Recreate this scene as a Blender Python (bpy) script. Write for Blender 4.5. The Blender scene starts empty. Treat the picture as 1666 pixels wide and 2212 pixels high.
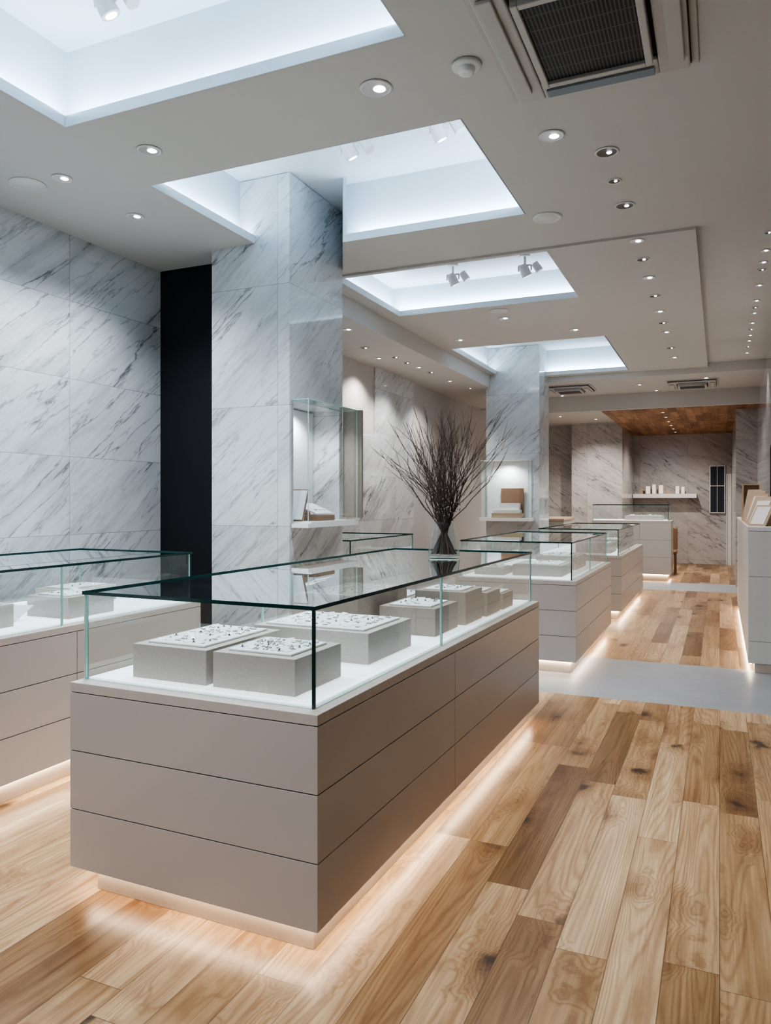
import bpy, math, random
from mathutils import Vector, Matrix
random.seed(7)
S = bpy.context.scene
COL = S.collection

# ------------------------------------------------------------------ nodes
class NT:
    def __init__(s, name):
        s.m = bpy.data.materials.new(name); s.m.use_nodes = True
        s.t = s.m.node_tree; s.t.nodes.clear()
        s.out = s.t.nodes.new('ShaderNodeOutputMaterial')
    def n(s, typ, ins=None, **kw):
        nd = s.t.nodes.new(typ)
        for k, v in kw.items(): setattr(nd, k, v)
        for k, v in (ins or {}).items(): s.put(nd.inputs[k], v)
        return nd
    def put(s, sock, v):
        if isinstance(v, bpy.types.NodeSocket): s.t.links.new(v, sock)
        else: sock.default_value = v
    def math(s, op, a, b=0.0, c=0.0, clamp=False):
        nd = s.t.nodes.new('ShaderNodeMath'); nd.operation = op; nd.use_clamp = clamp
        s.put(nd.inputs[0], a); s.put(nd.inputs[1], b); s.put(nd.inputs[2], c)
        return nd.outputs[0]
    def xyz(s, x, y, z):
        return s.n('ShaderNodeCombineXYZ', {0: x, 1: y, 2: z}).outputs[0]
    def noise(s, vec, scale, detail=4, rough=.55, dist=0.0):
        return s.n('ShaderNodeTexNoise', {'Vector': vec, 'Scale': scale, 'Detail': detail, 'Roughness': rough, 'Distortion': dist}).outputs[0]
    def mr(s, v, a, b, c=0.0, d=1.0, smooth=False):
        nd = s.n('ShaderNodeMapRange', {0: v, 1: a, 2: b, 3: c, 4: d})
        if smooth: nd.interpolation_type = 'SMOOTHSTEP'
        return nd.outputs[0]
    def mix(s, f, a, b, mode='MIX'):
        nd = s.t.nodes.new('ShaderNodeMix'); nd.data_type = 'RGBA'; nd.blend_type = mode
        s.put(nd.inputs[0], f); s.put(nd.inputs[6], a); s.put(nd.inputs[7], b)
        return nd.outputs[2]
    def pos(s):
        p = s.n('ShaderNodeNewGeometry').outputs['Position']
        sp = s.n('ShaderNodeSeparateXYZ', {0: p})
        return p, sp.outputs[0], sp.outputs[1], sp.outputs[2]
    def bsdf(s, **ins):
        b = s.t.nodes.new('ShaderNodeBsdfPrincipled')
        for k, v in ins.items(): s.put(b.inputs[k.replace('_', ' ')], v)
        s.t.links.new(b.outputs[0], s.out.inputs[0]); return b

def c3(r, g, b): return (r, g, b, 1.0)
def nosample(m):
    try: m.cycles.emission_sampling = 'NONE'
    except Exception: pass
    return m
def plain(name, col, rough=.5, metal=0.0, nscale=40.0, amt=.06, emis=None, estr=0.0, bump=0.0):
    t = NT(name)
    p = t.n('ShaderNodeTexCoord').outputs['Object']
    f = t.noise(p, nscale, 3)
    dark = c3(*[c*(1-amt) for c in col[:3]]); lite = c3(*[min(1, c*(1+amt)) for c in col[:3]])
    cc = t.mix(f, dark, lite)
    b = t.bsdf(Base_Color=cc, Roughness=rough, Metallic=metal)
    if emis:
        t.put(b.inputs['Emission Color'], c3(*emis)); t.put(b.inputs['Emission Strength'], estr); nosample(t.m)
    if bump:
        bn = t.n('ShaderNodeBump', {'Height': f, 'Strength': bump, 'Distance': .002})
        t.put(b.inputs['Normal'], bn.outputs[0])
    return t.m

def emit(name, col, st):
    t = NT(name)
    e = t.n('ShaderNodeEmission', {0: c3(*col), 1: st})
    t.t.links.new(e.outputs[0], t.out.inputs[0]); return t.m

def marble(name, tw, th, h0, z0, base=(.74, .765, .79), vein=(.21, .21, .22), sl=.85, amount=.88, rough=.08):
    t = NT(name); p, x, y, z = t.pos()
    h = t.math('ADD', x, y)
    hh = t.math('DIVIDE', t.math('SUBTRACT', h, h0), tw)
    zz = t.math('DIVIDE', t.math('SUBTRACT', z, z0), th)
    ih = t.math('FLOOR', hh); iz = t.math('FLOOR', zz)
    rn = t.n('ShaderNodeTexWhiteNoise', {'Vector': t.xyz(ih, iz, 3.3)}, noise_dimensions='3D').outputs['Color']
    off = t.n('ShaderNodeVectorMath', {0: rn, 1: (37., 53., 29.)}, operation='MULTIPLY').outputs[0]
    a = math.atan(sl); c, s_ = math.cos(a), math.sin(a)
    u = t.math('ADD', t.math('MULTIPLY', h, c), t.math('MULTIPLY', z, s_))
    v = t.math('SUBTRACT', t.math('MULTIPLY', z, c), t.math('MULTIPLY', h, s_))
    def lay(su, sv, sc, det, ro, dist, width, m0, m1, ms):
        vec = t.n('ShaderNodeVectorMath', {0: t.xyz(t.math('MULTIPLY', u, su), t.math('MULTIPLY', v, sv), 0.0), 1: off}, operation='ADD').outputs[0]
        n = t.noise(vec, sc, det, ro, dist)
        ridge = t.math('ABSOLUTE', t.math('SUBTRACT', n, .5))
        line = t.mr(ridge, 0.0, width, 1.0, 0.0)
        mk = t.mr(t.noise(vec, ms, 3, .5), m0, m1, 0, 1, True)
        return t.math('MULTIPLY', line, mk)
    v1 = lay(.30, 2.1, 1.7, 7, .54, .15, .012, .40, .57, .9)
    v2 = lay(.32, 2.8, 2.8, 7, .56, .2, .016, .39, .59, 1.3)
    v3 = lay(.26, 1.9, 1.3, 6, .56, .25, .085, .40, .63, .8)
    v4 = lay(.24, 2.6, 5.0, 5, .55, .2, .028, .40, .61, .5)
    tot = t.math('ADD', t.math('MULTIPLY', v1, amount*.85), t.math('MULTIPLY', v2, amount*.58))
    tot = t.math('ADD', tot, t.math('MULTIPLY', v3, amount*.36))
    tot = t.math('ADD', tot, t.math('MULTIPLY', v4, amount*.30), clamp=True)
    cloud = t.noise(p, 1.6, 4, .6)
    b2 = t.mix(t.mr(cloud, .3, .7), c3(*[k*.88 for k in base]), c3(*base))
    colr = t.mix(tot, b2, c3(*vein))
    fx = t.math('FRACT', hh); fz_ = t.math('FRACT', zz)
    jx = t.math('GREATER_THAN', t.math('ABSOLUTE', t.math('SUBTRACT', fx, .5)), .5-.0018/tw)
    jz = t.math('GREATER_THAN', t.math('ABSOLUTE', t.math('SUBTRACT', fz_, .5)), .5-.0018/th)
    j = t.math('MAXIMUM', jx, jz)
    colr = t.mix(t.math('MULTIPLY', j, .75), colr, c3(.24, .24, .25))
    t.bsdf(Base_Color=colr, Roughness=rough)
    return t.m

def planks(name, w=.168, ln=1.45, light=True, rough=.28, stops=None):
    t = NT(name); p, x, y, z = t.pos()
    xx = t.math('DIVIDE', x, w); ix = t.math('FLOOR', xx)
    r1 = t.n('ShaderNodeTexWhiteNoise', {'W': ix}, noise_dimensions='1D').outputs[0]
    yy = t.math('ADD', t.math('DIVIDE', y, ln), t.math('MULTIPLY', r1, 7.3)); iy = t.math('FLOOR', yy)
    rv = t.n('ShaderNodeTexWhiteNoise', {'Vector': t.xyz(ix, iy, 4.9)}, noise_dimensions='3D').outputs['Value']
    rk = t.n('ShaderNodeTexWhiteNoise', {'Vector': t.xyz(ix, iy, 8.1)}, noise_dimensions='3D').outputs['Value']
    r40 = t.math('MULTIPLY', rk, 61.0)
    kv = t.xyz(t.math('ADD', t.math('MULTIPLY', x, 3.7), t.math('MULTIPLY', t.noise(p, 9, 4), .6)),
               t.math('ADD', t.math('MULTIPLY', y, 2.1), t.math('MULTIPLY', t.noise(p, 7, 4), .6)), r40)
    vor = t.n('ShaderNodeTexVoronoi', {'Vector': kv, 'Scale': 1.0}).outputs['Distance']
    knot = t.mr(vor, .03, .20, 1.0, 0.0, True)
    halo = t.mr(vor, .04, .50, 1.0, 0.0, True)
    low = t.noise(t.xyz(t.math('MULTIPLY', x, 3.8), t.math('MULTIPLY', y, .24), r40), 1.0, 2, .4, .12)
    low = t.math('SUBTRACT', low, t.math('MULTIPLY', halo, .10))
    low = t.math('ADD', low, t.math('MULTIPLY', t.noise(p, 24, 3), .008))
    rings = t.math('SINE', t.math('MULTIPLY', low, 240.0))
    rings = t.math('POWER', t.mr(rings, -1.0, 1.0), 2.2)
    fine = t.noise(t.xyz(t.math('MULTIPLY', x, 130.), t.math('MULTIPLY', y, 3.2), r40), 1.0, 5, .65)
    streak = t.noise(t.xyz(t.math('MULTIPLY', x, 30.), t.math('MULTIPLY', y, .9), r40), 1.0, 4, .6, .3)
    broad = t.noise(t.xyz(t.math('MULTIPLY', x, 8.), t.math('MULTIPLY', y, .9), r40), 1.0, 3, .5)
    stops = stops or [(0, (.68, .515, .34)), (.3, (.62, .45, .28)), (.52, (.55, .38, .222)), (.76, (.42, .27, .145)), (1, (.27, .16, .08))]
    cr = t.n('ShaderNodeValToRGB', {0: rv}); e = cr.color_ramp.elements
    e[0].position = 0; e[0].color = c3(*stops[0][1]); e[1].position = 1; e[1].color = c3(*stops[-1][1])
    for ps, cl in stops[1:-1]:
        k = e.new(ps); k.color = c3(*cl)
    base = cr.outputs[0]
    col = t.mix(t.math('MULTIPLY', rings, .5), base, c3(.58, .45, .33), 'MULTIPLY')
    col = t.mix(t.math('MULTIPLY', t.mr(fine, .35, .65), .42), col, c3(.57, .47, .39), 'MULTIPLY')
    col = t.mix(t.math('MULTIPLY', t.mr(streak, .42, .68), .55), col, c3(.58, .46, .35), 'MULTIPLY')
    col = t.mix(t.math('MULTIPLY', t.mr(broad, .42, .68), .5), col, c3(.60, .46, .34), 'MULTIPLY')
    col = t.mix(t.math('MULTIPLY', halo, .62), col, c3(.48, .345, .235), 'MULTIPLY')
    col = t.mix(t.math('MULTIPLY', knot, .9), col, c3(.04, .024, .016))
    fx = t.math('FRACT', xx); fy = t.math('FRACT', yy)
    jx = t.math('GREATER_THAN', t.math('ABSOLUTE', t.math('SUBTRACT', fx, .5)), .5-.0014/w)
    jy = t.math('GREATER_THAN', t.math('ABSOLUTE', t.math('SUBTRACT', fy, .5)), .5-.0014/ln)
    j = t.math('MAXIMUM', jx, jy)
    col = t.mix(t.math('MULTIPLY', j, .7), col, c3(.08, .045, .025))
    b = t.bsdf(Base_Color=col, Roughness=t.mr(fine, 0, 1, rough-.06, rough+.1))
    bn = t.n('ShaderNodeBump', {'Height': t.math('SUBTRACT', fine, t.math('MULTIPLY', j, 2.0)), 'Strength': .12, 'Distance': .002})
    t.put(b.inputs['Normal'], bn.outputs[0])
    return t.m

def thin_glass(name, tint, boost=1.0):
    # Schlick reflectance of a thin sheet, same from both sides
    t = NT(name)
    p = t.n('ShaderNodeTexCoord').outputs['Object']
    tr = t.n('ShaderNodeBsdfTransparent', {0: c3(*tint)})
    gl = t.n('ShaderNodeBsdfGlossy', {0: c3(.95, 1, 1), 'Roughness': t.mr(t.noise(p, 3), 0, 1, .0, .01)})
    lw = t.n('ShaderNodeLayerWeight', {0: .5}).outputs['Facing']
    f = t.math('ADD', t.math('MULTIPLY', t.math('POWER', lw, 5.0), .92), .045)
    f = t.math('MULTIPLY', f, boost, clamp=True)
    mx = t.n('ShaderNodeMixShader', {0: f, 1: tr.outputs[0], 2: gl.outputs[0]})
    t.t.links.new(mx.outputs[0], t.out.inputs[0]); return t.m

M_wallm = marble('marble_wall', 1.17, .585, .93, .08)
M_colm = marble('marble_column', 1.5, .925, 1.85-1.5*3, .385)
M_farm = marble('marble_rear', 1.1, .62, .2, .1, base=(.58, .56, .55), vein=(.16, .15, .15), sl=-.7, rough=.14)
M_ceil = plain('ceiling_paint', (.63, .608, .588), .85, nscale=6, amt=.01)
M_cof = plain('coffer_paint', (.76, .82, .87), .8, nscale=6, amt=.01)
M_dark = plain('charcoal_panel', (.014, .015, .020), .6, nscale=5)
M_beige = plain('beige_plaster', (.58, .555, .535), .8, nscale=8, amt=.02)
M_wood = planks('oak_planks')
M_woodc = planks('warm_wood_ceiling', .14, 1.2, stops=[(0, (.66, .40, .22)), (.5, (.52, .30, .16)), (1, (.35, .19, .095))], rough=.5)
M_panel = plain('taupe_lacquer', (.54, .505, .48), .30, nscale=120, amt=.015)
M_core = plain('shadow_gap', (.06, .05, .045), .7)
def stone(name, col):
    t = NT(name); p = t.n('ShaderNodeTexCoord').outputs['Object']
    f = t.noise(p, 22, 6, .7); g = t.noise(p, 140, 2)
    cc = t.mix(f, c3(*[k*.88 for k in col]), c3(*[min(1, k*1.1) for k in col]))
    cc = t.mix(t.mr(g, .66, .72, 0, .5), cc, c3(*[k*.5 for k in col]))
    t.bsdf(Base_Color=cc, Roughness=.45); return t.m
M_stone = stone('travertine_top', (.58, .535, .495))
def greytile():
    t = NT('grey_floor_tile'); p, x, y, z = t.pos()
    f = t.noise(p, 5, 6, .7); g = t.noise(p, 60, 3)
    cc = t.mix(f, c3(.27, .28, .30), c3(.38, .39, .41)); cc = t.mix(t.mr(g, .4, .8, 0, .25), cc, c3(.24, .25, .27))
    j = t.math('GREATER_THAN', t.math('ABSOLUTE', t.math('SUBTRACT', t.math('FRACT', t.math('DIVIDE', x, .9)), .5)), .4985)
    cc = t.mix(t.math('MULTIPLY', j, .4), cc, c3(.2, .2, .2))
    t.bsdf(Base_Color=cc, Roughness=.4); return t.m
M_grey = greytile()
M_plinth = plain('plinth_cream', (.66, .59, .53), .5)
M_glass = thin_glass('clear_pane', (.95, .975, .968), 1.7)
M_gtop = thin_glass('top_pane', (.82, .895, .885), 1.6)
M_edge = plain('glass_edge_pale', (.40, .60, .58), .08)
M_edged = plain('glass_edge_dark', (.012, .050, .048), .10)
M_base = plain('white_glow_base', (.88, .90, .92), .5, emis=(.86, .93, 1.0), estr=1.25)  # emission stands in for lighting inside the glass cases
def linen(name, a0, b0):
    t = NT(name); p = t.n('ShaderNodeTexCoord').outputs['Object']
    a = t.noise(t.n('ShaderNodeVectorMath', {0: p, 1: (500., 500., 60.)}, operation='MULTIPLY').outputs[0], 1, 2)
    b_ = t.noise(t.n('ShaderNodeVectorMath', {0: p, 1: (60., 60., 500.)}, operation='MULTIPLY').outputs[0], 1, 2)
    f = t.math('MULTIPLY', t.math('ADD', a, b_), .5)
    cc = t.mix(t.mr(f, .35, .65), c3(*a0), c3(*b0))
    t.bsdf(Base_Color=cc, Roughness=.9)
    return t.m
M_linen = linen('linen_cloth', (.45, .40, .37), (.53, .48, .445))
M_linend = linen('taupe_cloth', (.30, .24, .195), (.36, .295, .245))
M_white = plain('white_satin', (.84, .84, .85), .45)
M_metalw = plain('white_metal', (.76, .76, .76), .4, amt=.02)
M_silver = plain('polished_silver', (.78, .78, .80), .22, 1.0)
M_chrome = plain('glowing_chrome', (.42, .42, .44), .3, .3, nscale=90, amt=.3, emis=(.9, .95, 1), estr=.2)  # slight emission painted in as lamp light caught by the reflector
M_baffle = plain('dark_baffle', (.14, .13, .13), .35, .4)
M_black = plain('black_plastic', (.02, .02, .022), .4)
M_bronze = plain('olive_bronze_mirror', (.30, .27, .22), .45, .1)
M_brown = plain('brown_wood', (.25, .15, .095), .5)
M_tan = plain('tan_wood', (.55, .41, .29), .5)
M_bark = plain('dark_bark', (.095, .066, .056), .8, nscale=60, amt=.4)
M_bud = plain('pale_bud', (.30, .24, .23), .8)
M_cove = emit('cove_led', (.64, .83, 1.0), 70)
M_warm = emit('warm_led', (1.0, .82, .62), 48)
M_bulb = nosample(emit('bulb_glow', (1.0, .98, .95), 9))
M_leaf = plain('cabinet_white', (.78, .78, .77), .4, amt=.02)
M_win = plain('dark_window', (.05, .06, .08), .1)
M_lit = plain('lit_frame', (.8, .78, .76), .5, emis=(1, .97, .95), estr=.5)  # weak emission in the material makes the shelf cards look lit
M_flap = plain('ac_plastic', (.56, .54, .52), .45, amt=.02)
M_slot = plain('ac_blue_slot', (.26, .30, .35), .5)
def grille():
    t = NT('ac_grille'); p, x, y, z = t.pos()
    s1 = t.math('GREATER_THAN', t.math('FRACT', t.math('MULTIPLY', x, 62.)), .60)
    s2 = t.math('GREATER_THAN', t.math('FRACT', t.math('MULTIPLY', y, 10.)), .93)
    m = t.math('MAXIMUM', s1, s2)
    cc = t.mix(m, c3(.010, .010, .012), c3(.085, .09, .10))
    t.bsdf(Base_Color=cc, Roughness=.45); return t.m
M_grille = grille()

# ------------------------------------------------------------------ geometry
def link(o): COL.objects.link(o); return o
def meta(o, label=None, cat=None, kind=None, group=None):
    if label: o['label'] = label
    if cat: o['category'] = cat
    if kind: o['kind'] = kind
    if group: o['group'] = group
    return o
def empty(name, loc, label, cat, group=None):
    o = bpy.data.objects.new(name, None); o.empty_display_size = .1; o.location = loc; link(o); o['_w'] = tuple(loc)
    return meta(o, label, cat, None, group)
def mesh(name, V, F, mats, parent=None, org=None, midx=None, smooth=False):
    if org is None:
        xs = [v[0] for v in V]; ys = [v[1] for v in V]; zs = [v[2] for v in V]
        org = ((min(xs)+max(xs))/2, (min(ys)+max(ys))/2, min(zs))
    org = Vector(org)
    me = bpy.data.meshes.new(name)
    me.from_pydata([tuple(Vector(v)-org) for v in V], [], F)
    if not isinstance(mats, (list, tuple)): mats = [mats]
    for m in mats: me.materials.append(m)
    if midx: me.polygons.foreach_set('material_index', midx)
    if smooth: me.polygons.foreach_set('use_smooth', [True]*len(F))
    me.update()
    o = bpy.data.objects.new(name, me); link(o)
    if parent:
        o.parent = parent
        o.location = org - Vector(parent['_w'])
        o['_w'] = tuple(org)
    else: o.location = org
    return o
BF = [(0, 3, 2, 1), (4, 5, 6, 7), (0, 1, 5, 4), (1, 2, 6, 5), (2, 3, 7, 6), (3, 0, 4, 7)]
def bx(b):
    x0, x1, y0, y1, z0, z1 = b
    return [(x0, y0, z0), (x1, y0, z0), (x1, y1, z0), (x0, y1, z0), (x0, y0, z1), (x1, y0, z1), (x1, y1, z1), (x0, y1, z1)]
def boxes(name, bl, mat, parent=None, bevel=0, org=None, extra=None):
    V, F, MI = [], [], []
    for b in bl:
        k = len(V); V += bx(b[:6]); F += [tuple(i+k for i in f) for f in BF]
        MI += [b[6] if len(b) > 6 else 0]*6
    for foot, za, zc, m in (extra or []):
        k = len(V); n = len(foot)
        V += [(x, y, za) for x, y in foot]+[(x, y, zc) for x, y in foot]
        F.append(tuple(k+n-1-i for i in range(n))); F.append(tuple(k+n+i for i in range(n)))
        for i in range(n):
            j = (i+1) % n; F.append((k+i, k+j, k+n+j, k+n+i))
        MI += [m]*(n+2)
    o = mesh(name, V, F, mat, parent, org, MI)
    if bevel:
        m = o.modifiers.new('bevel', 'BEVEL'); m.width = bevel; m.segments = 2; m.limit_method = 'ANGLE'
    return o
def pane(name, b, thin, parent, glass=None, edge=None):
    # a sheet of glass: mid-plane sheet plus the polished edge faces around it
    V = bx(b); F = []; MI = []
    fn = {0: (3, 5), 1: (2, 4), 2: (0, 1)}[thin]
    for i, f in enumerate(BF):
        if i not in fn: F.append(f); MI.append(1)
    mid = (b[2*thin]+b[2*thin+1])/2; k = len(V)
    for i in BF[fn[1]]:
        q = list(V[i]); q[thin] = mid; V.append(tuple(q))
    F.append((k, k+1, k+2, k+3)); MI.append(0)
    return mesh(name, V, F, [glass or M_glass, edge or M_edge], parent, None, MI)
def frustum(V, F, p0, p1, r0, r1, seg=12, cap=True):
    p0, p1 = Vector(p0), Vector(p1); d = (p1-p0).normalized()
    a = d.orthogonal().normalized(); b = d.cross(a)
    k = len(V)
    for p, r in ((p0, r0), (p1, r1)):
        for i in range(seg):
            an = 2*math.pi*i/seg
            V.append(tuple(p+a*(math.cos(an)*r)+b*(math.sin(an)*r)))
    for i in range(seg):
        j = (i+1) % seg; F.append((k+i, k+j, k+seg+j, k+seg+i))
    if cap: F.append(tuple(k+seg-1-i for i in range(seg))); F.append(tuple(k+seg+i for i in range(seg)))
def tube(name, segs, mat, parent=None, seg=12, org=None):
    V, F = [], []
    for s in segs: frustum(V, F, *s, seg=seg)
    return mesh(name, V, F, mat, parent, org)
def lathe(name, prof, c, mat, parent=None, seg=32, close=False):
    V, F = [], []; n = len(prof)
    for i in range(seg):
        an = 2*math.pi*i/seg
        for r, z in prof: V.append((c[0]+r*math.cos(an), c[1]+r*math.sin(an), c[2]+z))
    for i in range(seg):
        j = (i+1) % seg
        for k in range(n-1+(1 if close else 0)):
            l = (k+1) % n
            F.append((i*n+k, j*n+k, j*n+l, i*n+l))
    return mesh(name, V, F, mat, parent, c, smooth=True)

# ------------------------------------------------------------------ shell
H = 3.5; ZC = 3.482; ZR = 3.545
fz = [(-3, 5.94, 0), (5.94, 7.45, 1), (7.45, 13.6, 0), (13.6, 14.9, 1), (14.9, 19.8, 0)]
V, F, MI = [], [], []
for y0, y1, m in fz:
    k = len(V); V += bx((-4.7, 1.8, y0, y1, -.1, 0)); F += [tuple(i+k for i in f) for f in BF]; MI += [m]*6
o = mesh('floor', V, F, [M_wood, M_grey], org=(0, 0, 0), midx=MI); meta(o, kind='structure')

cof = [(-3.20, -1.235, 1.3, 3.0, 3.5, 4.0), (-3.30, -1.24, 3.77, 5.2, 3.5, 4.0), (-3.14, -1.25, 5.99, 7.46, ZC, 3.82), (-3.2, -1.262, 9.33, 11.9, ZC, 3.9)]
T = .06
NX = -2.66   # the second recess wraps round the column up to here
cl = [(-4.7, -3.30, -3, 5.25, 3.5, 3.56), (-1.235, 1.8, -3, 5.94, 3.5, 3.56),
      (-3.30, -3.20, -3, 3.77, 3.5, 3.56),
      (-3.2, -1.235, -3, 1.3, 3.5, 3.56), (-3.2, -1.235, 3.0, 3.77, 3.5, 3.56),
      (NX, -1.235, 5.2, 5.94, 3.5, 3.56), (-3.30, NX, 5.825, 5.94, 3.5, 3.56),
      (-3.30, -1.25, 5.94, 5.99, ZC, 3.56), (-3.30, -3.14, 5.99, 7.46, ZC, ZC+T), (-3.30, -1.25, 7.46, 9.33, ZC, ZC+T),
      (-3.30, -3.2, 9.33, 12.1, ZC, ZC+T), (-3.2, -1.25, 11.9, 12.1, ZC, ZC+T),
      (-1.25, -.16, 5.94, 12.1, ZC, 3.62), (-.16, 1.8, 5.94, 12.1, ZR, 3.62),
      (-4.7, -3.30, 5.25, 14.0, 3.28, 3.6), (-3.30, 1.8, 12.1, 13.9, 3.40, 3.6), (-3.30, 1.8, 13.9, 14.0, 3.125, 3.6),
      (-4.7, -1.95, 14.0, 19.8, 3.24, 3.6)]
for ci, (x0, x1, y0, y1, zb, zt) in enumerate(cof):
    s = .13; a0, a1, b0, b1 = x0-s, x1+s, y0-s, y1+s; z0 = zb+T-.005
    if ci == 1:
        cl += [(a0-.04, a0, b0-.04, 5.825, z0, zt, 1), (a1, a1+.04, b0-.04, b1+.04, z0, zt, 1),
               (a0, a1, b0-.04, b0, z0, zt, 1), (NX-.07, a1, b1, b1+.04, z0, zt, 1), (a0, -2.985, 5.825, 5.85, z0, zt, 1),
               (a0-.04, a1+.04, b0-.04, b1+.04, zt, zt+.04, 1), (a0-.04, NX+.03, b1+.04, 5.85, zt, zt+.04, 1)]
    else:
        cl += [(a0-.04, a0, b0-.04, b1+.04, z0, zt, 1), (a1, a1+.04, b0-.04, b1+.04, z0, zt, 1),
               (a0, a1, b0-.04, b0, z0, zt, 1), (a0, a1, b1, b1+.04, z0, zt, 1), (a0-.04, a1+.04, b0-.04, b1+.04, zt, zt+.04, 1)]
    xl = NX if ci == 1 else x0
    cl += [(x0-.001, x0+.004, y0, y1, zb, zb+T, 1), (x1-.004, x1+.001, y0, y1, zb, zb+T, 1), (x0, x1, y0-.001, y0+.004, zb, zb+T, 1), (xl, x1, y1-.004, y1+.001, zb, zb+T, 1)]
ex = [([(NX, 5.2), (NX, 5.825), (-2.984, 5.825)], 3.5, 3.56, 0),
      ([(NX, 5.2), (NX+.03, 5.2), (-2.954, 5.825), (-2.984, 5.825)], 3.561, 4.0, 1)]
o = boxes('ceiling', cl, [M_ceil, M_cof], org=(0, 0, 3.5), extra=ex); meta(o, kind='structure')
o = boxes('trim_1', [(-1.95, .6, 14.0, 19.7, 3.12, 3.6)], M_woodc); meta(o, kind='structure')
for i, (x0, x1, y0, y1, zb, zt) in enumerate(cof):
    z = zb+T+.004; w = .025; g = .05
    q = [(x0-g-w, x0-g, y0-g, y1+g, z, z+.012), (x1+g, x1+g+w, y0-g, y1+g, z, z+.012), (x0-g, x1+g, y0-g-w, y0-g, z, z+.012), (x0-g, x1+g, y1+g, y1+g+w, z, z+.012)]
    if i == 1: q[3] = (NX+.06, x1+g, y1+g, y1+g+w, z, z+.012); q[0] = (x0-g-w, x0-g, y0-g, 4.92, z, z+.012)
    if i == 3: q[3] = (-2.5, x1+g, y1+g, y1+g+w, z, z+.012); q[0] = (x0-g-w, x0-g, y0-g, 11.45, z, z+.012)
    o = boxes('cove_light', q, M_cove); meta(o, 'cool white strip light hidden on the ledge of a ceiling recess', 'cove light', None, 'cove lights')

def wall(name, bl, mat):
    return meta(boxes(name, bl, mat), kind='structure')
wall('wall_left', [(-4.655, -4.455, -3, 5.22, 0, 3.5)], M_wallm)
wall('wall_alcove', [(-4.655, -3.70, 5.22, 5.36, 0, 3.5)], M_dark)
wall('wall_left_rear', [(-4.7, -4.2, 5.36, 17.2, 0, 3.28)], M_beige)
wall('trim_2', [(-4.2, -4.175, 9.1, 10.46, 0, 3.28), (-4.2, -4.175, 8.0, 9.1, 0, 2.35)], M_wallm)
wall('wall_rear_side', [(-4.7, -3.04, 17.6, 17.9, 0, 3.24), (-3.04, -1.95, 17.2, 19.6, 0, 3.24)], M_farm)
wall('wall_rear', [(-1.95, .9, 19.6, 19.8, 0, 3.2)], M_farm)
wall('wall_right', [(.6, .8, 7.0, 14.6, 0, 3.56), (.6, 1.8, 6.9, 7.0, 0, 3.56), (1.6, 1.8, -3, 6.9, 0, 3.5)], M_wallm)
wall('wall_right_rear', [(.26, .8, 14.6, 19.6, 0, 3.4)], M_farm)
d = boxes('door_1', [(.14, .255, 19.54, 19.6, 0, 2.15), (.14, .16, 19.52, 19.54, 0, 2.15)], M_white); meta(d, kind='structure')
w = boxes('window_1', [(-.2, .1, 19.57, 19.6, 1.24, 2.33, 1), (-.22, -.2, 19.55, 19.6, 1.22, 2.35), (.1, .12, 19.55, 19.6, 1.22, 2.35), (-.2, .1, 19.55, 19.6, 1.22, 1.24), (-.2, .1, 19.55, 19.6, 2.33, 2.35), (-.2, .1, 19.55, 19.57, 1.86, 1.875), (-.06, -.05, 19.55, 19.57, 1.24, 2.33)], [M_white, M_win]); meta(w, kind='structure')

# ------------------------------------------------------------------ lights helper
def spot(x, y, z, P, size, col, par, blend=.7, rad=.04, aim=None):
    L = bpy.data.lights.new('lamp', 'SPOT'); L.energy = P; L.spot_size = math.radians(size); L.spot_blend = blend; L.shadow_soft_size = rad; L.color = col
    o = bpy.data.objects.new('lamp', L); link(o); o.parent = par; o.location = Vector((x, y, z))-Vector(par['_w'])
    if aim: o.rotation_euler = Vector(aim).to_track_quat('-Z', 'Y').to_euler()
    return o

# ------------------------------------------------------------------ columns with showcases
c1 = boxes('marble_column', [(-3.70, -2.984, 4.94, 5.82, 0, 1.33), (-3.70, -2.984, 4.94, 5.82, 2.27, 3.995),
     (-3.70, -3.25, 4.94, 5.82, 1.33, 2.27), (-3.25, -2.984, 4.94, 5.0, 1.33, 2.27), (-3.25, -2.984, 5.76, 5.82, 1.33, 2.27)], M_colm)
meta(c1, 'square column clad in white grey-veined marble with recessed showcase', 'column')
def showcase(loc, label):
    return empty('wall_showcase', loc, label, 'display case', 'column showcases')
s = showcase((-2.93, 5.4, 1.30), 'glass showcase box set into the side of a marble column')
boxes('shelf', [(-3.24, -2.83, 5.01, 5.75, 1.331, 1.345), (-2.98, -2.83, 4.96, 5.82, 1.30, 1.331)], M_white, s)
boxes('back_panel', [(-3.248, -3.235, 5.01, 5.75, 1.346, 2.26)], M_white, s)
pane('glass_pane', (-2.841, -2.833, 4.97, 5.80, 1.346, 2.27), 0, s)
pane('glass_pane', (-2.98, -2.842, 4.97, 4.978, 1.346, 2.27), 1, s)
pane('glass_pane', (-2.98, -2.833, 4.97, 5.80, 2.271, 2.279), 2, s)
boxes('end_panel', [(-2.98, -2.80, 5.82, 5.85, 1.36, 2.28)], M_bronze, s)
spot(-3.1, 5.38, 2.24, 28, 150, (.97, .97, 1), s)

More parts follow.
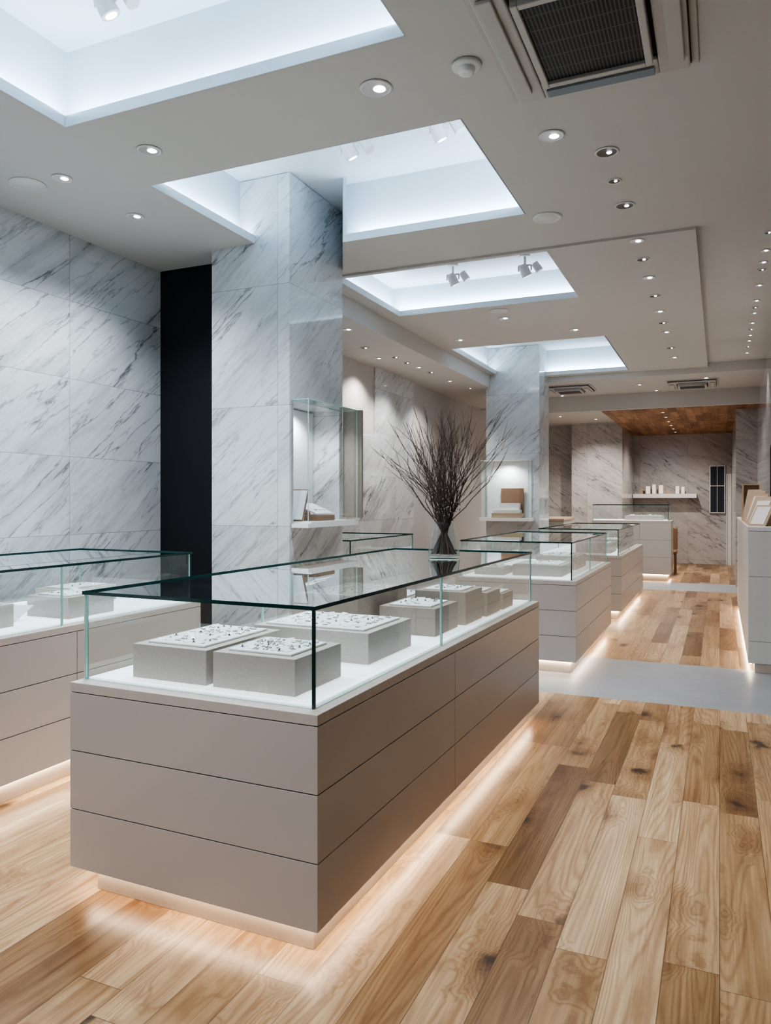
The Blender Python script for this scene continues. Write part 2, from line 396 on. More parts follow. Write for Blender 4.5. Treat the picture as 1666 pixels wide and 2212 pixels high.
c2 = boxes('marble_column', [(-3.36, -2.52, 11.5, 12.2, 0, 3.895)], M_colm)
meta(c2, 'square column clad in white grey-veined marble behind the counters', 'column')
s = showcase((-2.99, 11.4, 1.2), 'lit glass showcase box on the front of a marble column')
boxes('shelf', [(-3.38, -2.60, 11.2, 11.495, 1.20, 1.25)], M_white, s)
boxes('back_panel', [(-3.34, -2.64, 11.485, 11.497, 1.255, 2.12)], M_white, s)
pane('glass_pane', (-3.36, -2.62, 11.21, 11.216, 1.251, 2.12), 1, s)
pane('glass_pane', (-3.36, -3.354, 11.221, 11.48, 1.251, 2.12), 0, s)
pane('glass_pane', (-2.626, -2.62, 11.221, 11.48, 1.251, 2.12), 0, s)
boxes('top_cap', [(-3.36, -2.62, 11.21, 11.497, 2.121, 2.13)], M_white, s)
spot(-2.99, 11.3, 2.09, 28, 160, (.97, .97, 1), s)

# ------------------------------------------------------------------ counters
def counter(x0, x1, y0, y1, zt, zg, seams, label, rot=0.0, inset=.045, led=True, zb=.109, top=.037, name='display_counter', psides=.06):
    e = empty(name, (x1, y0, 0), label, 'display counter', 'jewelry display counters')
    pz = psides
    boxes('plinth', [(x0+pz, x1-pz, y0+pz+.02, y1-pz, 0.001, zb)], M_plinth, e)
    zp = zt-top; hh = (zp-zb)/3
    boxes('body', [(x0+.005, x1-.005, y0+.005, y1-.005, zb+.001, zp-.001)], M_core, e)
    ys = [y0]+seams+[y1]
    for k in range(3):
        bl = []
        for i in range(len(ys)-1):
            bl.append((x0, x1, ys[i]+(.0015 if i else 0), ys[i+1]-(.0015 if i < len(ys)-2 else 0), zb+hh*k+.0018, zb+hh*(k+1)-.0018))
        boxes('side_panel', bl, M_panel, e, bevel=.0012)
    boxes('countertop', [(x0, x1, y0, y1, zp+.001, zt)], M_stone, e, bevel=.002)
    gx0, gx1, gy0, gy1 = x0+.015, x1-inset, y0+.055, y1-inset
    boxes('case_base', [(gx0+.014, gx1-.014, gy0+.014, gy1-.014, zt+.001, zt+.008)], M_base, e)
    th = .009; zz0, zz1 = zt+.001, zg-.0135
    pane('glass_pane', (gx0+.008, gx1-.008, gy0, gy0+th, zz0, zz1), 1, e)
    pane('glass_pane', (gx0+.008, gx1-.008, gy1-th, gy1, zz0, zz1), 1, e)
    gs = [gy0+th]+[q-.06 for q in seams]+[gy1-th]
    for i in range(len(gs)-1):
        pane('glass_pane', (gx1-th, gx1, gs[i]+.004, gs[i+1]-.004, zz0, zz1), 0, e)
        pane('glass_pane', (gx0, gx0+th, gs[i]+.004, gs[i+1]-.004, zz0, zz1), 0, e)
    for yy in gs[1:-1]:
        for xa in (gx1-th, gx0): boxes('glass_joint', [(xa-.001, xa+th+.001, yy-.0038, yy+.0038, zz0, zz1)], M_edge, e)
    # bonded corners: dark green arris on each upright corner
    for xa, xb in ((gx0, gx0+.007), (gx1-.007, gx1)):
        for ya, yb in ((gy0, gy0+.007), (gy1-.007, gy1)):
            boxes('glass_corner', [(xa-.0005, xb+.0005, ya-.0005, yb+.0005, zz0, zz1)], M_edge if xa == gx0 else M_edged, e)
    pane('glass_top', (gx0-.006, gx1+.006, gy0-.006, gy1+.006, zg-.013, zg), 2, e, M_gtop, M_edged)
    if led:
        w = .016; z1 = zb-.001; q = pz-.020
        boxes('led_strip', [(x1-q-w, x1-q, y0+q, y1-q, z1-.006, z1), (x0+q, x0+q+w, y0+q, y1-q, z1-.006, z1), (x0+q+w, x1-q-w, y0+q+.02, y0+q+w+.02, z1-.006, z1)], M_warm, e)
    e.rotation_euler = (0, 0, rot)
    return e
R1 = -math.radians(.75)
counter(-2.264, -1.182, 2.13, 5.20, .812, 1.153, [3.46], 'long taupe panelled counter with clear glass case and warm underglow', R1)
counter(-4.25, -3.2, -.6, 4.15, .83, 1.160, [1.0, 3.08], 'taupe panelled counter with glass case along the marble wall')
counter(-2.2, -1.13, 6.6, 8.9, .81, 1.145, [7.75], 'taupe panelled counter with glass case beyond the grey floor strip')
counter(-2.2, -1.13, 9.9, 12.8, .81, 1.145, [11.3], 'taupe panelled counter with glass case near the second column')
counter(-4.1, -2.98, 6.0, 7.6, .80, 1.153, [], 'taupe counter with glass case behind the marble column')
counter(-2.3, -.84, 15.2, 15.95, 1.13, 1.44, [], 'tall pale counter with low glass case near the rear wall')
def rotp(x, y):
    c, s_ = math.cos(R1), math.sin(R1); dx, dy = x+1.182, y-2.13
    return (-1.182+dx*c-dy*s_, 2.13+dx*s_+dy*c)

# ------------------------------------------------------------------ display blocks and jewellery
def base_objs():
    V, F = [], []
    R, r, a, b = .012, .0016, 16, 6
    for i in range(a):
        for j in range(b):
            A, B = 2*math.pi*i/a, 2*math.pi*j/b
            V.append(((R+r*math.cos(B))*math.cos(A), (R+r*math.cos(B))*math.sin(A), r+r*math.sin(B)))
    for i in range(a):
        for j in range(b):
            F.append((i*b+j, ((i+1) % a)*b+j, ((i+1) % a)*b+(j+1) % b, i*b+(j+1) % b))
    k = len(V); z = .002
    V += [(R, 0, z), (R+.005, 0, z+.003), (R, .005, z+.003), (R-.005, 0, z+.003), (R, -.005, z+.003), (R, 0, z+.006)]
    for i in range(4):
        p, q = k+1+i, k+1+(i+1) % 4; F += [(k, q, p), (k+5, p, q)]
    ring = bpy.data.meshes.new('ring'); ring.from_pydata(V, [], F); ring.materials.append(M_silver)
    V = [(-.020, -.012, 0), (.020, -.012, 0), (.020, .012, .005), (-.020, .012, .005), (-.020, -.012, .0015), (.020, -.012, .0015), (.020, .012, .009), (-.020, .012, .009), (-.020, .012, 0), (.020, .012, 0)]
    F = [(0, 1, 5, 4), (4, 5, 6, 7), (2, 3, 7, 6), (1, 2, 6, 5), (3, 0, 4, 7), (0, 3, 8), (1, 9, 2), (2, 9, 8, 3), (0, 8, 9, 1)]
    card = bpy.data.meshes.new('card'); card.from_pydata(V, [], F); card.materials.append(M_white)
    V, F = [], []
    frustum(V, F, (0, 0, 0), (0, 0, .002), .009, .009, 12); frustum(V, F, (0, 0, .002), (0, 0, .010), .005, .003, 12); frustum(V, F, (-.008, 0, .010), (.008, 0, .010), .0014, .0014, 6)
    st = bpy.data.meshes.new('stand'); st.from_pydata(V, [], F); st.materials.append(M_silver)
    return ring, card, st
RING, CARD, STAND = base_objs()
KIND = [('ring', RING, 'slim silver ring with a small clear stone', 'ring'), ('jewelry_card', CARD, 'small white folded card holding jewelry', 'jewelry card'), ('earring_stand', STAND, 'small silver low stand for earrings', 'earring stand')]
def piece(x, y, z, grp, sc=1.0):
    nm, me, lb, ct = random.choices(KIND, (5, 5, 3))[0]
    o = bpy.data.objects.new(nm, me); o.location = (x, y, z); o.rotation_euler = (0, 0, random.uniform(-.6, .6)+random.choice((0, 1.57, .8)))
    k = sc*random.uniform(.85, 1.2); o.scale = (k, k, k); link(o); meta(o, lb, ct, None, grp)
def block(x0, x1, y0, y1, z, h, n, sc=1.0, rot=0.0, grp='jewelry on linen blocks', mat=None):
    cx, cy = (x0+x1)/2, (y0+y1)/2
    e = empty('display_block', (cx, cy, z), ('taupe' if mat else 'pale linen')+' covered display block with white jewelry tray inside glass case', 'display block', 'linen display blocks')
    boxes('block', [(x0, x1, y0, y1, z, z+h)], mat or M_linen, e, bevel=.002)
    tz = z+h
    m = .04 if x1-x0 > .25 else .02
    boxes('tray', [(x0+m, x1-m, y0+m, y1-m, z+h+.0005, z+h+.008)], M_white, e, bevel=.002); tz += .0082
    m2 = m+.02
    e.rotation_euler = (0, 0, rot)
    nx = max(1, int(round(math.sqrt(n*(x1-x0)/(y1-y0))))); ny = max(1, int(math.ceil(n/nx)))
    for i in range(nx):
        for j in range(ny):
            px = x0+m2+(x1-x0-2*m2)*(i+.5)/nx+random.uniform(-.008, .008); py = y0+m2+(y1-y0-2*m2)*(j+.5)/ny+random.uniform(-.008, .008)
            dx, dy = px-cx, py-cy
            piece(cx+dx*math.cos(rot)-dy*math.sin(rot), cy+dx*math.sin(rot)+dy*math.cos(rot), tz, grp, sc)
zb = .8205
block(-2.075, -1.725, 2.275, 2.78, zb, .13, 54, .85, R1)
block(-1.695, -1.345, 2.27, 2.61, zb, .13, 42, .85, R1)
block(-1.90, -1.33, 2.84, 3.30, zb, .13, 56, .9, R1)
D = M_linend
block(-2.05, -1.66, 3.42, 4.05, zb, .19, 26, 1.0, R1, mat=D)
block(-1.61, -1.30, 3.56, 3.90, zb, .14, 14, 1.0, R1, mat=D)
block(-1.57, -1.27, 3.96, 4.26, zb, .18, 10, 1.0, R1, mat=D)
block(-1.52, -1.25, 4.31, 4.58, zb, .14, 8, 1.0, R1, mat=D)
block(-1.47, -1.24, 4.63, 4.86, zb, .10, 4, 1.0, R1, mat=D)
block(-1.98, -1.66, 4.12, 4.5, zb, .11, 10, 1.0, R1, mat=D)
zl = .8385
block(-3.66, -3.34, 3.15, 3.50, zl, .12, 12)
block(-3.75, -3.42, 2.55, 2.86, zl, .12, 8)
block(-4.05, -3.75, 3.55, 3.95, zl, .10, 6)
z3 = .8185
block(-1.75, -1.3, 6.85, 7.35, z3, .10, 18, 1.2); block(-2.1, -1.82, 6.8, 7.2, z3, .06, 10, 1.2); block(-1.7, -1.3, 7.6, 8.2, z3, .13, 14, 1.2)
block(-1.75, -1.3, 10.2, 10.8, z3, .12, 10, 1.4); block(-1.75, -1.3, 11.3, 12.0, z3, .12, 6, 1.5)
block(-3.5, -3.1, 6.2, 6.9, z3-.01, .10, 12, 1.3); block(-3.5, -3.1, 7.0, 7.45, z3-.01, .08, 8, 1.4)
block(-1.7, -1.0, 15.4, 15.8, 1.1385, .08, 10, 1.8)
e = empty('jewelry_booklet', (-3.62, 2.98, zl), 'open white booklet stand with jewelry in glass case', 'booklet')
mesh('left_board', [(-3.72, 2.94, zl), (-3.62, 2.90, zl), (-3.62, 3.03, zl+.08), (-3.72, 3.07, zl+.08), (-3.72, 2.948, zl), (-3.62, 2.908, zl), (-3.62, 3.038, zl+.08), (-3.72, 3.078, zl+.08)], BF, M_white, e)
mesh('right_board', [(-3.615, 2.90, zl), (-3.52, 2.94, zl), (-3.52, 3.07, zl+.08), (-3.615, 3.03, zl+.08), (-3.615, 2.908, zl), (-3.52, 2.948, zl), (-3.52, 3.078, zl+.08), (-3.615, 3.038, zl+.08)], BF, M_white, e)

def slanted(name, x0, x1, ya, yb, za, zbb, th, mat, par):
    V = [(x0, ya, za), (x1, ya, za), (x1, yb, zbb), (x0, yb, zbb), (x0, ya, za+th), (x1, ya, za+th), (x1, yb, zbb+th), (x0, yb, zbb+th)]
    return mesh(name, V, BF, mat, par)
def slanted_y(name, y0, y1, xa, xb, za, zbb, th, mat, par):
    V = [(xa, y0, za), (xb, y0, zbb), (xb, y1, zbb), (xa, y1, za), (xa, y0, za+th), (xb, y0, zbb+th), (xb, y1, zbb+th), (xa, y1, za+th)]
    return mesh(name, V, BF, mat, par)
z = 1.3455
e = empty('jewelry_chest', (-3.02, 5.33, z), 'open brown wooden jewelry chest with white slotted pad', 'jewelry chest', 'jewelry chests')
boxes('base', [(-3.12, -2.9, 5.2, 5.52, z, z+.045)], M_brown, e, bevel=.003)
slanted_y('lid', 5.2, 5.52, -3.13, -3.2, z+.04, z+.22, .012, M_brown, e)
slanted_y('pad', 5.215, 5.505, -2.905, -3.10, z+.05, z+.13, .01, M_white, e)
for k in range(4):
    piece(-2.97, 5.25+.07*k, z+.09, 'jewelry in column showcase', .9)
e = empty('display_board', (-3.0, 5.1, z), 'dark framed white display board leaning in showcase', 'display board')
slanted('frame', -3.10, -2.92, 5.04, 5.13, z, z+.24, .008, M_brown, e)
slanted('pad', -3.09, -2.93, 5.035, 5.12, z+.014, z+.235, .006, M_white, e)
z = 1.2505
e = empty('jewelry_chest', (-2.98, 11.36, z), 'open brown jewelry chest with white tiered trays', 'jewelry chest', 'jewelry chests')
boxes('base', [(-3.2, -2.75, 11.24, 11.46, z, z+.07)], M_tan, e, bevel=.003)
boxes('lid', [(-3.1, -2.75, 11.44, 11.46, z+.07, z+.45)], M_brown, e)
boxes('pad', [(-3.18, -2.77, 11.26, 11.42, z+.071, z+.12), (-3.10, -2.79, 11.32, 11.42, z+.12, z+.22)], M_white, e, bevel=.004)

# ------------------------------------------------------------------ vase and branches
vx, vy = rotp(-1.615, 4.48); vz = 1.1535
prof = [(.0, 0.001), (.094, 0.001), (.100, .006), (.097, .03), (.088, .09), (.072, .16), (.064, .19), (.066, .215)]
v = lathe('glass_vase', prof, (vx, vy, vz), thin_glass('vase_glass', (.88, .92, .93), 2.2)); meta(v, 'flared clear glass vase holding branches on glass countertop', 'vase')
V, F, VB, FB = [], [], [], []
def poly(pts, r0, r1):
    n = len(pts); k = len(V)
    for i, p in enumerate(pts):
        d = (pts[min(i+1, n-1)]-pts[max(i-1, 0)]).normalized(); a = d.orthogonal().normalized(); b = d.cross(a); r = r0+(r1-r0)*i/(n-1)
        for j in range(4):
            an = j*math.pi/2; V.append(tuple(p+a*math.cos(an)*r+b*math.sin(an)*r))
    for i in range(n-1):
        for j in range(4):
            l = (j+1) % 4; F.append((k+i*4+j, k+i*4+l, k+i*4+4+l, k+i*4+4+j))
for i in range(92):
    an = random.uniform(0, 2*math.pi); sp = random.random()**.9
    rr = .083*math.sqrt(random.random())
    p0 = Vector((vx-math.cos(an)*rr, vy-math.sin(an)*rr, vz+.018))
    nr = random.uniform(.0, .042); p1 = Vector((vx+math.cos(an)*nr, vy+math.sin(an)*nr, vz+.20))
    ht = random.uniform(.42, .82)*(1-.18*sp); out = .02+sp*.36
    if i < 8: out = random.uniform(.38, .47); ht = random.uniform(.42, .6); an = random.choice((random.uniform(-.3, .9), random.uniform(-.1, .8), random.uniform(2.8, 3.9)))
    end = p1+Vector((math.cos(an)*out, math.sin(an)*out, ht))
    pts = [p0, p1]; wob = Vector((random.uniform(-.04, .04), random.uniform(-.04, .04), 0)); kx = random.uniform(-.10, .01); fr_ = random.uniform(3.5, 7)
    for k in range(1, 9):
        f = k/8; q = p1.lerp(end, f); q = q+Vector((math.cos(an), math.sin(an), 0))*(kx*math.sin(f*3.14)*sp)+wob*math.sin(f*fr_)+Vector((random.uniform(-.010, .010), random.uniform(-.010, .010), 0))
        pts.append(q)
    poly(pts, random.uniform(.0028, .0044), .0011)
    for k in range(random.randint(3, 6)):
        i0 = random.randint(3, 8); b0 = pts[i0]; d = (pts[i0+1]-pts[i0]).normalized()+Vector((random.uniform(-.6, .6), random.uniform(-.6, .6), random.uniform(0, .4)))
        L = random.uniform(.03, .14); d.normalize()
        poly([b0, b0+d*L*.5, b0+d*L+Vector((0, 0, .015))], .0016, .0008)
    for k in range(4):
        q = p1.lerp(end, random.uniform(.02, .38))+Vector((random.uniform(-.012, .012), random.uniform(-.012, .012), 0)); r = random.uniform(.003, .005); kk = len(VB)
        VB += [tuple(q+Vector(o_)*r) for o_ in ((1, 0, 0), (0, 1, 0), (-1, 0, 0), (0, -1, 0), (0, 0, 1.3), (0, 0, -1.3))]
        for j in range(4): FB += [(kk+j, kk+(j+1) % 4, kk+4), (kk+(j+1) % 4, kk+j, kk+5)]
br = mesh('branch_bundle', V, F, M_bark, org=(vx, vy, vz+.015)); br['_w'] = (vx, vy, vz+.015)
meta(br, 'spray of thin dark bare branches standing in glass vase', 'branches', 'stuff')
bd = mesh('buds', VB, FB, M_bud, br); bd['kind'] = 'stuff'

# ------------------------------------------------------------------ right side cabinets
for i in range(4):
    y0 = 7.35+i*1.15; y1 = y0+1.145
    e = empty('wall_cabinet', (.41, y0, 0), 'pale grey panelled cabinet with floor glow along the side wall', 'cabinet', 'side wall cabinets')
    boxes('plinth', [(.28, .58, y0+.01, y1-.01, .001, .08)], M_plinth, e)
    boxes('body', [(.234, .59, y0+.003, y1-.003, .08, 1.24)], M_core, e)
    for za, zc in ((.08, .272), (.275, .839), (.842, 1.238)):
        boxes('front_panel', [(.23, .592, y0, y1-.003, za, zc)], M_leaf, e, bevel=.001)
    boxes('countertop', [(.225, .597, y0, y1, 1.241, 1.276)], M_white, e, bevel=.002)
    boxes('led_strip', [(.242, .258, y0+.02, y1-.02, .072, .079)], M_warm, e)
z = 1.2765
def tboard(x, y, wd, dp, h, lean, mat, lab, rz=0.0):
    # rectangular jewellery board with a framed pad leaning back on a wedge foot
    e = empty('display_easel', (x, y, z), lab, 'display board', 'slanted display boards')
    V = [(x-wd/2, y, z), (x+wd/2, y, z), (x+wd/2, y+.015, z), (x-wd/2, y+.015, z), (x-wd/2, y+lean, z+h), (x+wd/2, y+lean, z+h), (x+wd/2, y+lean+.015, z+h), (x-wd/2, y+lean+.015, z+h)]
    mesh('board', V, BF, M_tan, e)
    g = .018; a, b = .10, .92
    V = [(x-wd/2+g, y+lean*a-.006, z+h*a), (x+wd/2-g, y+lean*a-.006, z+h*a), (x+wd/2-g, y+lean*a, z+h*a), (x-wd/2+g, y+lean*a, z+h*a), (x-wd/2+g, y+lean*b-.006, z+h*b), (x+wd/2-g, y+lean*b-.006, z+h*b), (x+wd/2-g, y+lean*b, z+h*b), (x-wd/2+g, y+lean*b, z+h*b)]
    mesh('pad', V, BF, mat, e)
    V = [(x-wd/2+.02, y+.03, z), (x+wd/2-.02, y+.03, z), (x+wd/2-.02, y+dp, z), (x-wd/2+.02, y+dp, z), (x-wd/2+.02, y+lean*.85+.02, z+h*.8), (x+wd/2-.02, y+lean*.85+.02, z+h*.8), (x+wd/2-.02, y+lean*.85+.035, z+h*.8), (x-wd/2+.02, y+lean*.85+.035, z+h*.8)]
    mesh('support', V, BF, M_brown, e)
    e.rotation_euler = (0, 0, rz)
WL = 'tan slanted jewelry board with white pad on the side cabinet'; TL = 'tan slanted jewelry board with linen pad on the side cabinet'
RZ = -math.radians(38)
tboard(.30, 7.56, .17, .16, .19, .13, M_white, WL, RZ)
tboard(.30, 7.90, .17, .18, .25, .16, M_white, WL, RZ)
tboard(.30, 8.24, .17, .18, .27, .16, M_linen, TL, RZ)
tboard(.30, 8.62, .17, .18, .30, .15, M_white, WL, RZ)
tboard(.30, 9.06, .18, .18, .34, .14, M_tan, TL, RZ)
tboard(.30, 9.62, .18, .18, .36, .12, M_linen, TL, RZ)
for x, y, h in ((.36, 10.4, .44), (.37, 11.2, .34)):
    e = empty('display_box', (x, y, z), 'tan open display box on the side cabinet', 'display box', 'tan display boxes')
    boxes('box', [(x-.1, x-.085, y, y+.2, z, z+h), (x+.085, x+.1, y, y+.2, z, z+h), (x-.085, x+.085, y+.185, y+.2, z, z+h), (x-.085, x+.085, y, y+.185, z, z+.02), (x-.085, x+.085, y, y+.185, z+h-.015, z+h)], M_tan, e)
    boxes('white_pad', [(x-.06, x+.06, y+.05, y+.15, z+.021, z+h*.5)], M_white, e, bevel=.004)
fr = empty('picture_frame', (.59, 8.7, 1.5), 'dark thin framed panel hanging on marble side wall', 'picture frame')
boxes('frame', [(.58, .599, 9.5, 9.53, 1.5, 2.2), (.58, .599, 10.6, 10.63, 1.5, 2.2), (.58, .599, 9.53, 10.6, 1.5, 1.53), (.58, .599, 9.53, 10.6, 2.17, 2.2)], M_black, fr)
boxes('panel', [(.59, .599, 9.53, 10.6, 1.53, 2.17)], M_beige, fr)

# ------------------------------------------------------------------ rear zone
e = empty('wall_shelf', (-1.27, 19.5, 1.56), 'pale floating shelf on the rear marble wall', 'shelf')
boxes('board', [(-1.94, -.50, 19.3, 19.598, 1.58, 1.68)], M_white, e, bevel=.004)
for x0, x1, tt, m2 in ((-1.80, -1.72, 1.80, M_tan), (-1.66, -1.54, 1.88, M_lit), (-1.51, -1.41, 1.92, M_lit), (-1.36, -1.24, 1.90, M_lit), (-1.18, -1.10, 1.78, M_tan), (-.98, -.88, 1.88, M_lit), (-.85, -.76, 1.86, M_lit)):
    e = empty('picture_frame', ((x0+x1)/2, 19.45, 1.681), 'small pale framed card standing on rear shelf', 'picture frame', 'frames on the rear shelf')
    boxes('frame', [(x0, x1, 19.44, 19.46, 1.681, tt)], M_tan, e)
    boxes('card', [(x0+.012, x1-.012, 19.432, 19.439, 1.69, tt-.012)], m2, e)
cx, cy = -1.02, 16.6
e = empty('chair', (cx, cy, 0), 'dark brown upholstered chair beside the tall counter', 'chair')
boxes('seat', [(cx-.22, cx+.22, cy-.22, cy+.22, .42, .49)], M_brown, e, bevel=.02)
boxes('backrest', [(cx-.22, cx+.22, cy+.18, cy+.22, .50, .95)], M_brown, e, bevel=.01)
for sx in (-.2, .17):
    for sy in (-.2, .17): boxes('leg', [(cx+sx, cx+sx+.03, cy+sy, cy+sy+.03, 0.001, .419)], M_brown, e)
for i, (x0, x1, y0, y1) in enumerate(((-3.0, -2.45, 13.1, 13.9), (-3.2, -2.6, 14.2, 15.0))):
    e = empty('low_cabinet', ((x0+x1)/2, y0, 0), 'tan fronted low cabinet with pale top near rear counters', 'cabinet', 'low cabinets')
    boxes('body', [(x0, x1, y0, y1, .001, 1.16)], M_panel, e, bevel=.003)
    boxes('countertop', [(x0-.01, x1+.01, y0-.01, y1+.01, 1.161, 1.2)], M_tan, e, bevel=.003)

# ------------------------------------------------------------------ ceiling fixtures
def downlight(x, y, zc, r=.055, P=0, dark=False, size=95, col=(1, .94, .88)):
    e = empty('downlight', (x, y, zc-.001), 'round recessed ceiling downlight with '+('dark baffle' if dark else 'bright chrome reflector'), 'downlight', 'ceiling downlights')
    lathe('trim_ring', [(r, 0), (r*1.20, 0), (r*1.22, -.003), (r*1.08, -.007), (r, -.006)], (x, y, zc-.001), M_metalw, e, 24, True)
    lathe('reflector', [(0, -.001), (r*.5, -.001), (r, -.005)], (x, y, zc-.001), M_baffle if dark else M_chrome, e, 24)
    lathe('bulb', [(0, -.007), (r*(.22 if dark else .36), -.006), (r*(.28 if dark else .48), -.002)], (x+r*.2, y+r*.2, zc-.001), M_bulb, e, 16)
    if P: spot(x, y, zc-.03, P, size, col, e)
    return e
cool = (.87, .94, 1.0)
downlight(-1.52, 3.32, H, .066, 160, size=90, col=cool); downlight(-2.97, 3.385, H, .058, 140, size=110, col=cool); downlight(-3.72, 3.46, H, .052, 120, size=130, col=cool)
downlight(-3.75, 4.13, H, .052, 120, size=130, col=cool); downlight(-.84, 4.14, H, .058, 110); downlight(-.59, 4.46, H, .056, 0, True)
downlight(-.6, 4.88, H, .035, 0, True); downlight(-.586, 5.315, H, .055, 70, True)
downlight(-3.72, 1.9, H, .06, 120, size=130, col=cool); downlight(-.8, 1.6, H, .07, 70)
# unseen downlights, added to brighten the front of the first counter
for x, y in ((-2.3, -.3), (-1.5, -.5), (-3.0, -.2)):
    e = downlight(x, y, H, .07, 0, col=cool)
    spot(x, y, H-.04, 175, 50, (.92, .95, 1.0), e, rad=.08, aim=(-1.72-x, 2.13-y, .35-H))
for i, y in enumerate((6.02, 6.5, 7.05, 7.7, 8.35, 8.9, 9.4, 10.4, 11.1)):
    downlight(-.575, y, ZC, .046, 80 if i % 3 == 0 else 0, i % 2 == 1)
for i, y in enumerate((6.42, 6.87, 7.2, 7.43, 7.95, 8.55, 8.85, 9.1, 9.6, 9.95, 10.3, 10.65, 11.05, 11.5)):
    downlight(.34, y, ZR, .030, 70 if i % 4 == 1 else 0, i % 3 == 0)
for x, y, P in ((-3.52, 6.98, 80), (-3.76, 7.9, 0), (-3.88, 8.54, 110), (-3.66, 8.57, 0), (-3.67, 8.97, 0), (-3.66, 9.34, 110), (-3.64, 9.77, 0), (-3.66, 10.6, 90), (-3.6, 11.4, 0)):
    downlight(x, y, 3.28, .045, P, P == 0, size=120, col=(1, .97, .94))
for x, y, P in ((-2.13, 7.98, 70), (-1.53, 8.85, 70), (-2.92, 8.84, 0)): downlight(x, y, ZC, .05, P)
for x, y, P in ((-1.2, 12.9, 140), (-2.9, 13.0, 130), (-1.0, 13.7, 0), (-2.6, 13.7, 0), (-.2, 12.6, 110)): downlight(x, y, 3.40, .05, P, size=120)
for k in range(6): downlight(-.95, 14.6+k*.85, 3.12, .032, 200 if k % 2 == 0 else 0, size=150)
downlight(-3.0, 15.6, 3.24, .05, 180, size=130); downlight(-2.4, 16.4, 3.24, .05, 140, size=130)

def disc(name, x, y, zc, r, lab, cat):
    o = lathe(name, [(0, -.006), (r*.9, -.006), (r*.92, -.003), (r*.95, -.006), (r, -.004), (r, 0), (0, 0)], (x, y, zc-.0005), M_metalw); meta(o, lab, cat)
disc('ceiling_speaker', -3.99, 3.44, H, .11, 'round flush white ceiling speaker', 'speaker')
disc('ceiling_speaker', -2.1, 7.66, ZC, .1, 'round flush white ceiling speaker between recesses', 'speaker')
o = lathe('ceiling_vent', [(0, -.012), (.062, -.012), (.068, -.004), (.078, -.004), (.084, -.012), (.1, -.010), (.105, 0), (0, 0)], (-1.11, 5.32, H-.0005), M_metalw); meta(o, 'round white ceiling vent beside the recess', 'vent')
e = empty('smoke_detector', (-1.06, 3.31, H), 'round white smoke detector on ceiling', 'smoke detector')
lathe('base', [(0, -.001), (.068, -.001), (.068, -.014), (.055, -.02), (0, -.02)], (-1.06, 3.31, H), M_metalw, e)
lathe('sensor', [(.04, -.021), (.036, -.04), (.02, -.048), (0, -.048)], (-1.06, 3.31, H), M_white, e)

def track(x, y, zt, zl, label, P=60, k=.85):
    e = empty('spotlight', (x, y, zt), label, 'spotlight', 'recess spotlights')
    tube('mount', [((x, y, zt-.03), (x, y, zt-.001), .05, .05)], M_metalw, e, 20)
    tube('stem', [((x, y, zl+.06), (x, y, zt-.031), .011, .011)], M_metalw, e)
    tube('yoke', [((x-.06, y, zl+.05), (x+.06, y, zl+.05), .009, .009), ((x-.06, y, zl+.05), (x-.06, y, zl), .007, .007), ((x+.06, y, zl+.05), (x+.06, y, zl), .007, .007)], M_metalw, e)
    d = Vector((.35, .45, -1)).normalized(); c = Vector((x, y, zl))
    tube('head', [(c-d*.05*k, c+d*.06*k, .05*k, .056*k), (c-d*.075*k, c-d*.05*k, .03*k, .05*k)], M_metalw, e, 20)
    tube('lens', [(c+d*.061*k, c+d*.064*k, .034*k, .034*k)], M_bulb, e, 20)
    c = Vector((x+.11, y+.03, zl+.03)); d = Vector((.5, .1, -.8)).normalized()
    tube('head', [(c-d*.045, c+d*.045, .032, .036)], M_metalw, e, 20)
    if P: spot(x, y, zl-.08, P, 95, cool, e)
track(-2.22, 4.43, 3.999, 3.80, 'white adjustable twin spotlight inside ceiling recess', 150)
track(-1.6, 4.43, 3.999, 3.80, 'white adjustable twin spotlight inside ceiling recess', 150)
track(-2.6, 2.67, 3.999, 3.80, 'white adjustable twin spotlight inside ceiling recess', 160)
track(-2.38, 7.0, 3.819, 3.66, 'white adjustable twin spotlight inside ceiling recess', 90)
track(-1.67, 7.0, 3.819, 3.66, 'white adjustable twin spotlight inside ceiling recess', 90)

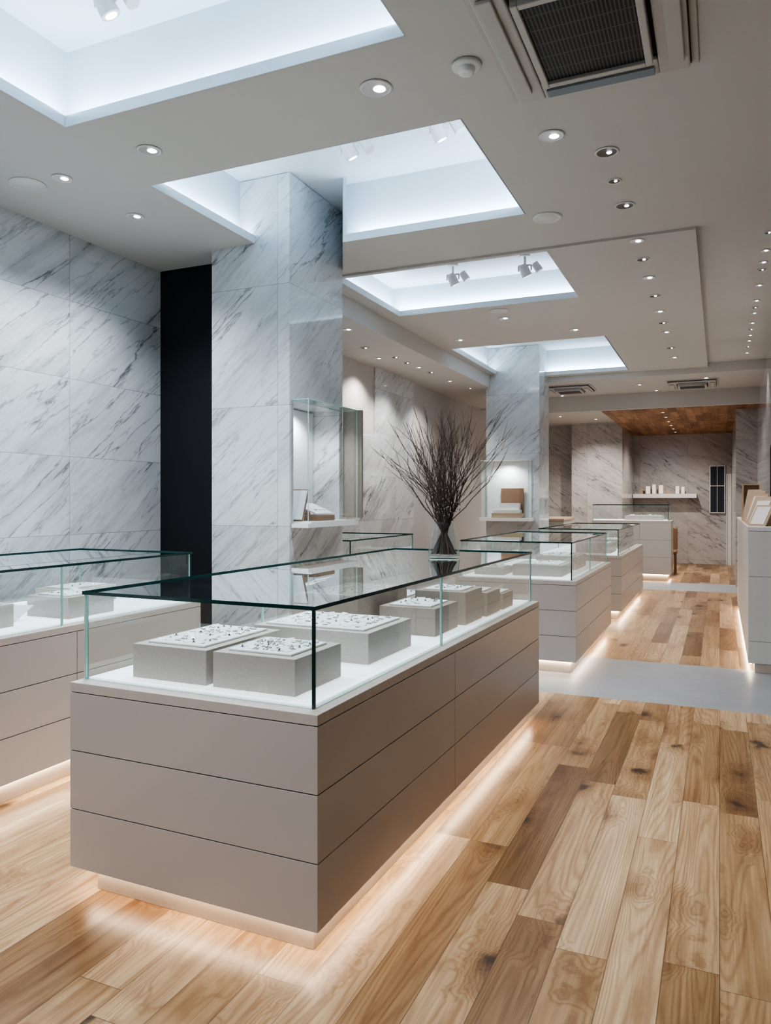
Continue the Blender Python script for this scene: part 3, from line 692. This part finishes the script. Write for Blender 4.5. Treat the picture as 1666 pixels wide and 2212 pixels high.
def cassette(x0, x1, y0, y1, zc, lab, big=False):
    e = empty('air_conditioner', ((x0+x1)/2, (y0+y1)/2, zc), lab, 'air conditioner', 'ceiling air conditioners')
    q = .13 if big else .12
    # dark plate as painted shade, housing ring, dropped intake panel and four louvres
    boxes('mounting_plate', [(x0-.035, x1+.035, y0-.035, y1+.035, zc-.012, zc-.001)], M_flap, e, bevel=.003)
    boxes('shade_plate', [(x0-.006, x1+.006, y0-.006, y1+.006, zc-.020, zc-.0121)], M_core, e)
    boxes('housing', [(x0, x0+q, y0, y1, zc-.045, zc-.0201), (x1-q, x1, y0, y1, zc-.045, zc-.0201), (x0+q, x1-q, y0, y0+q, zc-.045, zc-.0201), (x0+q, x1-q, y1-q, y1, zc-.045, zc-.0201)], M_flap, e, bevel=.008)
    g = q+.018
    boxes('grille', [(x0+g+.03, x1-g-.03, y0+g+.03, y1-g-.03, zc-.062, zc-.0205)], M_grille, e)
    boxes('grille_frame', [(x0+g, x0+g+.03, y0+g, y1-g, zc-.078, zc-.0205), (x1-g-.03, x1-g, y0+g, y1-g, zc-.078, zc-.0205), (x0+g+.03, x1-g-.03, y0+g, y0+g+.03, zc-.078, zc-.0205), (x0+g+.03, x1-g-.03, y1-g-.03, y1-g, zc-.078, zc-.0205)], M_flap, e, bevel=.004)
    for ya, yb in ((y1-.085, y1-.025), (y0+.025, y0+.085)):
        boxes('louver', [(x0+.15, x1-.15, ya, yb, zc-.056, zc-.046)], M_slot, e)
    for xa, xb in ((x0+.02, x0+.085), (x1-.085, x1-.02)):
        boxes('louver', [(xa, xb, y0+.1, y1-.1, zc-.064, zc-.046)], M_flap, e, bevel=.005)
cassette(-.90, -.12, 2.74, 3.67, H, 'large ceiling cassette air conditioner with dark intake grille', True)
cassette(-2.65, -1.95, 12.5, 13.2, 3.40, 'small square ceiling cassette air conditioner')
cassette(-.75, -.05, 12.7, 13.4, 3.40, 'small square ceiling cassette air conditioner')

# ------------------------------------------------------------------ world and camera
W = bpy.data.worlds.new('world'); S.world = W; W.use_nodes = True
W.node_tree.nodes['Background'].inputs[0].default_value = (.84, .89, .98, 1); W.node_tree.nodes['Background'].inputs[1].default_value = .35
cam = bpy.data.cameras.new('camera'); co = bpy.data.objects.new('camera', cam); link(co); S.camera = co
cam.sensor_fit = 'HORIZONTAL'; cam.sensor_width = 36; cam.lens = 36*1631/1666; cam.shift_y = -23/1666
cam.clip_start = .05; cam.clip_end = 100
co.location = (0, 0, 1.5); co.rotation_euler = (math.radians(90), 0, math.radians(23.88))
for o in list(bpy.data.objects):
    if '_w' in o: del o['_w']
S.view_settings.view_transform = 'AgX'
S.view_settings.look = 'AgX - High Contrast'
S.view_settings.exposure = -0.9
